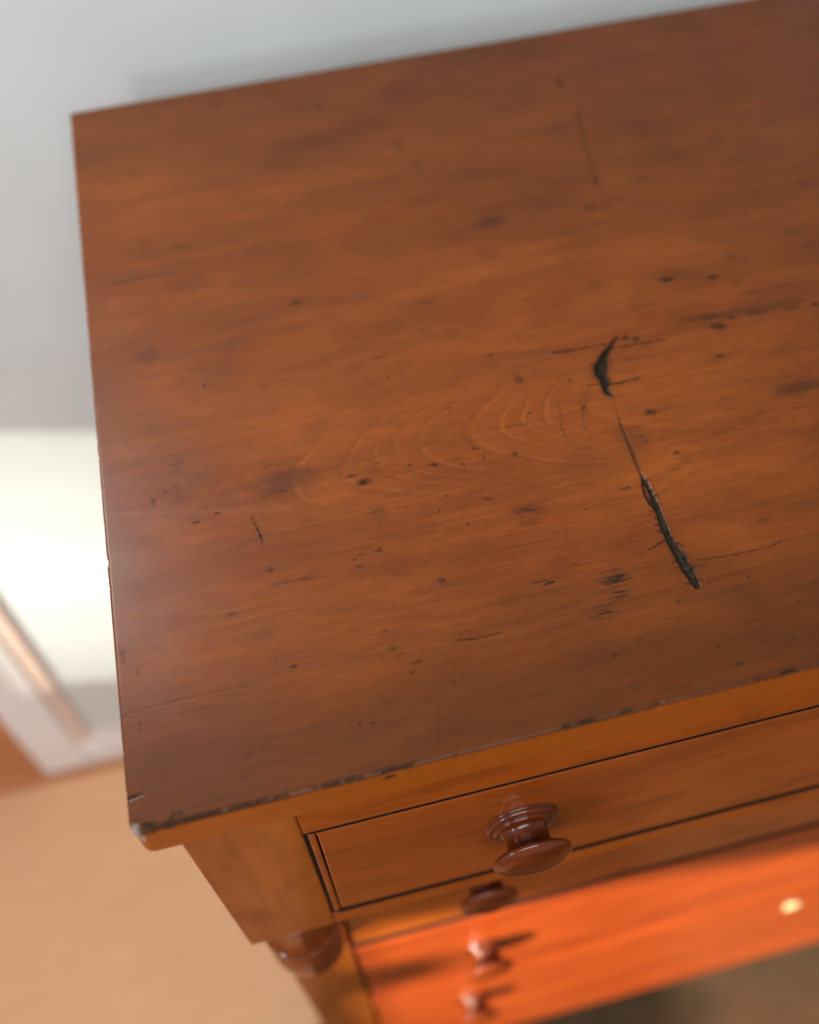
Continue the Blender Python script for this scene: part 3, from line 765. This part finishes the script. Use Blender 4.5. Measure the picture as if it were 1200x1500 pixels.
    amber_centre = np.exp(-((X - 0.235) / 0.17) ** 2 - ((Y - 0.155 - 0.10 * (X - 0.2)) / 0.13) ** 2)  # finish is lighter amber here and darkens outward
    tone = np.maximum(tone, topm * np.clip(0.48 * (1 - 1.15 * amber_centre) + 0.27 * fbm(X * 16 + 7, Y * 30 + 3, 4), 0, 0.75))
    cb = sstep(0.030, 0.004, np.hypot((X - 0.014) * 0.7, (Y - 0.002) * 2.8)) * sstep(0.02, 0.32, fbm(X * 130, Y * 200 + DY * 200, 4, 0.6))
    dark = np.maximum(dark, 0.85 * cb * sstep(0.006, 0.001, DY))
    tone = np.maximum(tone, 0.30 * sstep(0.0022, 0.0, X))
    edge = sstep(0.0012, 0.0030, DY) * (DX <= DY)
    w = (np.abs(X - 0.1043) < 0.004) & (DY > 0.003) & (DY < 0.008)
    dsl = np.hypot((X - 0.1040) / 0.0035, (DY - 0.0050) / 0.0016)
    dark = np.maximum(dark, 0.9 * sstep(1.2, 0.5, dsl) * (Y < 0.001))
    chip = sstep(0.0044, 0.0022, np.hypot(X - 0.001, Y - 0.001) + 0.0018 * fbm(X * 300, Y * 300 + DY * 300, 2)) * sstep(0.014, 0.008, np.maximum(DX, DY))
    deep = sstep(0.0009, 0.0018, dent)
    # relief
    Zs = np.where(np.maximum(DX, DY) <= 0, 1.0, 0.0)
    Z = Z - dent * sstep(0.002, 0.0, np.maximum(DX, DY))
    Z = Z + (0.00022 * fbm(X * 12, Y * 20, 3) ) * topm
    nick = 0.0007 * sstep(0.15, 0.55, fbm(Y * 95, Y * 0 + 3, 3)) + 0.0003 * fbm(Y * 40, Y * 0 + 8, 3)
    Xn = X + np.where(X < 0.004, nick * sstep(0.004, 0.0, X), 0)
    nf = 0.0005 * sstep(0.12, 0.5, fbm(X * 80, X * 0 + 31, 3)) + 0.0003 * fbm(X * 25, X * 0 + 2, 3)
    Z = Z - nf * 0.7 * sstep(0.004, 0.0005, Y) * sstep(0.004, 0.0, DY)
    Yn = Y + nf * sstep(0.003, 0.0, Y) * sstep(0.008, 0.0, DY)
    R = 0.0055
    cx_, cy_ = R - Xn, R - Yn
    m = (Xn < R) & (Yn < R)
    dd = np.hypot(cx_, cy_)
    f = np.where(m & (dd > R), R / np.maximum(dd, 1e-9), 1.0)
    Xn = np.where(m, R - cx_ * f, Xn)
    Yn = np.where(m, R - cy_ * f, Yn)
    Z = Z - chip * 0.0016 * sstep(0.006, 0.0, np.maximum(DX, DY))
    co = np.stack([Xn, Yn, Z], -1).reshape(-1, 3)
    idx = np.arange(nx * ny).reshape(nx, ny)
    q = np.stack([idx[:-1, :-1], idx[1:, :-1], idx[1:, 1:], idx[:-1, 1:]], -1).reshape(-1, 4)
    b = len(co)        # underside
    co = np.vstack([co, [[R, 0, -T], [W, 0, -T], [W, D, -T], [0, D, -T], [0, R, -T]]])
    me = bpy.data.meshes.new('tabletop')
    nq = len(q)
    me.vertices.add(len(co)); me.vertices.foreach_set('co', co.astype(np.float32).ravel())
    loops = np.concatenate([q.ravel(), [b + 4, b + 3, b + 2, b + 1, b]])
    me.loops.add(len(loops)); me.loops.foreach_set('vertex_index', loops.astype(np.int32))
    me.polygons.add(nq + 1)
    starts = np.concatenate([np.arange(nq) * 4, [nq * 4]])
    me.polygons.foreach_set('loop_start', starts.astype(np.int32))
    me.polygons.foreach_set('use_smooth', np.concatenate([np.ones(nq, bool), [False]]))
    me.update(calc_edges=True)
    pad = np.zeros((5,))
    at = me.attributes.new('paint', 'FLOAT_COLOR', 'POINT')
    col = np.stack([np.clip(dark, 0, 1), np.clip(tone, 0, 1), ring, pale], -1).reshape(-1, 4)
    at.data.foreach_set('color', np.vstack([col, np.zeros((5, 4))]).astype(np.float32).ravel())
    for nm, arr_ in (('edge', edge), ('chip', chip), ('deep', deep)):
        a2 = me.attributes.new(nm, 'FLOAT', 'POINT')
        a2.data.foreach_set('value', np.concatenate([arr_.ravel(), pad]).astype(np.float32))
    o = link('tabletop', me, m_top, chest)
    o.location = (0, 0, ZT)
    return o
build_top()

X0, X1 = 0.0151, W - 0.0151          # outer faces of the case
SX0, SX1 = 0.0632, W - 0.0632        # inner edges of the stiles
YF, YR = 0.0006, 0.029               # face of the overhanging frieze, face of the lower case
z = lambda v: ZT + v
DEEP = 'darker wood seen in the gap'
# frieze (the overhanging top section)
for a, b in ((X0, SX0 - 0.0001), (SX1 + 0.0001, X1)):
    box('stile', a, b, YF, 0.05, z(-0.2020), z(-T), wood_stile, chest, 0.0012)
box('rail', SX0 + 0.0001, SX1 - 0.0001, YF + 0.0002, 0.045, z(-0.0482), z(-T), wood_rail, chest, 0.0004)
box('rail', SX0 + 0.0001, SX1 - 0.0001, YF + 0.0006, 0.045, z(-0.2018), z(-0.1836), wood_rail, chest, 0.0004)
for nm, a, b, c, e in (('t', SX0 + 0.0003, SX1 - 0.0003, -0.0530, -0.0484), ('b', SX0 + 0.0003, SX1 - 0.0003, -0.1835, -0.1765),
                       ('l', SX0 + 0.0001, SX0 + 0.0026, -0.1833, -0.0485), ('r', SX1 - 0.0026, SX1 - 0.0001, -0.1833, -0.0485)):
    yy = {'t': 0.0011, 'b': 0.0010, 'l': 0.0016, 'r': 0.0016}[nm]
    box('gap_shade_strip', a + (0.0025 if nm in 'tb' else 0), b - (0.0025 if nm in 'tb' else 0), yy, 0.012, z(c), z(e), m_gap_shade, chest, 0)  # strip set into the gap to paint its shade
# lower case
for a, b in ((X0, SX0 - 0.001), (SX1 + 0.001, X1)):
    box('stile', a, b, YR, 0.07, z(-0.949), z(-0.2022), wood_stile, chest, 0.0012)
for a, b in ((X0 + 0.001, X0 + 0.019), (X1 - 0.019, X1 - 0.001)):
    box('side_panel', a, b, 0.0505, D - 0.012, z(-0.945), z(-T - 0.0002), wood_stile, chest, 0.001)
box('back_panel', X0 + 0.02, X1 - 0.02, D - 0.024, D - 0.012, z(-0.94), z(-T - 0.001), wood_inner, chest, 0)
box('gap_shade_strip', SX0 - 0.0004, SX1 + 0.0004, YR + 0.0005, 0.05, z(-0.3922), z(-0.3765), m_gap_shade, chest, 0)  # wider dark strip, paints the shade under the second drawer
for za, zb in ((-0.4012, -0.3920), (-0.6130, -0.6010)):
    box('rail', SX0 - 0.0006, SX1 + 0.0006, YR - 0.0003, 0.06, z(za), z(zb), wood_low, chest, 0.0028, 4)
box('rail', SX0 - 0.0006, SX1 + 0.0006, YR - 0.0005, 0.06, z(-0.949), z(-0.884), wood_low, chest, 0.002, 3)

kp = smooth_profile([(0.0, 0.0), (0.0176, 0.0), (0.0184, 0.0008), (0.0184, 0.0020), (0.0174, 0.0030), (0.0155, 0.0034),
                     (0.0153, 0.0042), (0.0145, 0.0050), (0.0125, 0.0056), (0.0114, 0.0070), (0.0110, 0.0092), (0.0113, 0.0116),
                     (0.0122, 0.0138), (0.0146, 0.0155), (0.0180, 0.0166), (0.0196, 0.0176), (0.0199, 0.0187), (0.0195, 0.0196),
                     (0.0178, 0.0212), (0.0140, 0.0230), (0.0080, 0.0244), (0.0, 0.0250)], 4)
knob_me = lathe_mesh('drawer_knob', kp, 64, 'y')
knob_me.materials.append(wood_turn)

def bead_frame(d, x0, x1, z0, z1, y, wl, wt, mat):
    """the thin proud strips that run round a drawer front"""
    box('cock_bead', x0, x0 + wl, y, y + 0.012, z0, z1, mat, d, 0.0007)
    box('cock_bead', x1 - wl, x1, y, y + 0.012, z0, z1, mat, d, 0.0007)
    box('cock_bead', x0 + wl + 0.0002, x1 - wl - 0.0002, y, y + 0.012, z1 - wt, z1, mat, d, 0.0006)

def drawer(x0, x1, z0, z1, y, kz, mat, bead=True, keyhole=None, kx=0.165):
    wl, wt = (0.0032, 0.0016)
    if bead:
        me = box_mesh('drawer', x0 + wl + 0.0008, x1 - wl - 0.0008, y + 0.0004, y + 0.020, z(z0), z(z1) - wt - 0.0007, 0.0008)
    else:
        me = box_mesh('drawer', x0, x1, y, y + 0.020, z(z0), z(z1), 0.0012, 3)
    d = link('drawer', me, mat, chest)
    if bead:
        bead_frame(d, x0, x1, z(z0), z(z1), y, wl, wt, mat)
    box('drawer_box', x0 + 0.012, x1 - 0.012, y + 0.021, D - 0.03, z(z0) + 0.008, z(z1) - 0.012, wood_inner, d, 0)
    for s, xx in enumerate((kx, W - kx)):
        k = link('drawer_knob', knob_me, None, d)
        k.location = (xx, y + 0.0003, z(kz))
        k.rotation_euler = (0, 0.7 * s, 0)
    if keyhole is not None:
        e = link('keyhole_escutcheon', lathe_mesh('keyhole_escutcheon', [(0.0, 0.0018), (0.007, 0.0018), (0.0085, 0.0012), (0.009, 0.0), (0.0, 0.0)], 28, 'y'), m_bone, d)
        e.location = (W / 2 - 0.003, y - 0.0001, z(keyhole))
        e.scale = (1.0, 1.0, 1.35)
    return d
d1 = drawer(SX0 + 0.0016, SX1 - 0.0016, -0.1774, -0.0518, YF + 0.0002, -0.1055, wood_drawer, True, None, 0.1657)
drawer(SX0 + 0.0024, SX1 - 0.0024, -0.3775, -0.2060, YR, -0.280, wood_drawer, False, None, 0.157)
drawer(SX0 + 0.0018, SX1 - 0.0018, -0.6002, -0.4018, YR, -0.492, wood_low, False, None, 0.164)
drawer(SX0 + 0.0018, SX1 - 0.0018, -0.8832, -0.6138, YR, -0.698, wood_low, False, -0.676, 0.159)

fp = smooth_profile([(0.0, 0.0), (0.0228, 0.0), (0.0240, -0.002), (0.0242, -0.005), (0.0236, -0.008), (0.0212, -0.010), (0.0188, -0.020), (0.0182, -0.034),
                     (0.0196, -0.048), (0.0226, -0.057), (0.0244, -0.059), (0.0248, -0.0615), (0.0242, -0.064), (0.0208, -0.066), (0.0212, -0.071), (0.0236, -0.080), (0.0250, -0.092), (0.0248, -0.104), (0.0226, -0.117), (0.0180, -0.128), (0.0120, -0.137), (0.0, -0.142)], 4)
fin_me = lathe_mesh('drop_finial', fp, 56)
fin_me.materials.append(wood_finial)
for xx in (0.0395, W - 0.0395):
    f = link('drop_finial', fin_me, None, chest)
    f.location = (xx, 0.0250, z(-0.2024))
ft = smooth_profile([(0.0, 0.0), (0.014, 0.0), (0.020, 0.006), (0.026, 0.03), (0.030, 0.055), (0.026, 0.075), (0.018, 0.084), (0.022, 0.09), (0.022, 0.1008), (0.0, 0.1008)], 4)
foot_me = lathe_mesh('foot', ft, 32)
foot_me.materials.append(wood_finial)
for xx in (0.055, W - 0.055):
    for yy in (0.065, D - 0.055):
        f = link('foot', foot_me, None, chest)
        f.location = (xx, yy, 0.0003)

# ------------------------------------------------------------------ the room
def structure(o):
    o['kind'] = 'structure'
    return o
structure(box('floor', -2.2, 3.0, -3.0, 0.575, -0.05, -0.006, m_floor, None, 0))
structure(box('wall', -2.2, 3.0, 0.575, 0.65, -0.05, 2.6, m_wall, None, 0))

structure(box('skirting_board', -1.5, 3.0, 0.561, 0.5745, -0.0055, 0.19, m_floor, None, 0.002))

def rug(name, x0, x1, y0, y1, mat, label):
    o = box(name, x0, x1, y0, y1, -0.0055, 0.0, mat, None, 0.002)
    return thing(o, label, 'rug')
rug('rug', -1.25, -0.02, 0.03, 0.518, m_rug, 'tan woven rug on the floor to the left of the chest')
rug('rug', -0.016, 2.0, -1.9, 0.20, m_rug2, 'dark olive-brown woven rug in front of the chest')

# unseen side wall; its two low window openings are shaped to bound the sun patches
def unseen_side_wall():
    bm = bmesh.new()
    XA, XB = -1.56, -1.50
    O1 = (-2.7, -1.168, z(-0.372), z(0.185))
    O2 = (-0.85, -0.372, z(-0.40), z(0.1145))
    def b(y0, y1, z0, z1):
        r = bmesh.ops.create_cube(bm, size=1.0)
        for v in r['verts']:
            v.co = Vector(((XA + XB) / 2 + v.co.x * (XB - XA), (y0 + y1) / 2 + v.co.y * (y1 - y0), (z0 + z1) / 2 + v.co.z * (z1 - z0)))
    b(-3.0, O1[0], 0, 2.6)
    b(O1[0], O1[1], 0, O1[2]); b(O1[0], O1[1], O1[3], 2.6)
    b(O1[1] - 0.055, O1[1], z(-0.005), z(0.055))  # unseen block added in the opening to throw a shade band on the drawers
    b(O1[1], O2[0], 0, 2.6)
    b(O2[0], O2[1], 0, O2[2]); b(O2[0], O2[1], O2[3], 2.6)
    b(O2[1], 0.575, 0, 2.6)
    me = bpy.data.meshes.new('unseen_side_wall')
    bm.to_mesh(me); bm.free()
    return structure(link('unseen_side_wall', me, m_wall))
unseen_side_wall()

# ------------------------------------------------------------------ the big framed panel leaning on the wall behind the chest
pic = thing(link('framed_panel', None), 'large pale framed panel leaning on the wall behind the chest, sun on its lower left', 'picture frame')
pic.location = (0.0, 0.531, 0.0)
k_lean = 0.008
pic.rotation_euler = (-math.atan(k_lean), 0, 0)
PX0, PX1, PH = -0.351, 0.60, 1.30
FW = 0.066
def pb(name, x0, x1, z0, z1, y0, y1, mat, bev=0.003):
    return box(name, x0, x1, y0, y1, z0, z1, mat, pic, bev, 3)
for a, b in ((PX0, PX0 + FW), (PX1 - FW, PX1)):
    pb('frame_rail', a, b, 0.0, PH, 0.0, 0.022, m_white)
pb('frame_rail', PX0 + FW + 0.0003, PX1 - FW - 0.0003, 0.0, FW, 0.0, 0.022, m_white)
pb('frame_rail', PX0 + FW + 0.0003, PX1 - FW - 0.0003, PH - FW, PH, 0.0, 0.022, m_white)
g = 0.020
xa, xb = PX0 + FW + 0.0005, PX1 - FW - 0.0005
pb('inner_edge', xa, xa + g, FW + 0.0005, PH - FW, 0.004, 0.018, m_salmon, 0.002)
pb('inner_edge', xb - g, xb, FW + 0.0005, PH - FW, 0.004, 0.018, m_salmon, 0.002)
pb('inner_edge', xa + g, xb - g, FW + 0.0005, FW + g * 0.6, 0.004, 0.018, m_salmon, 0.002)
pb('panel', xa + g, xb - g, FW + g * 0.6, PH - FW, 0.012, 0.018, m_panel, 0)
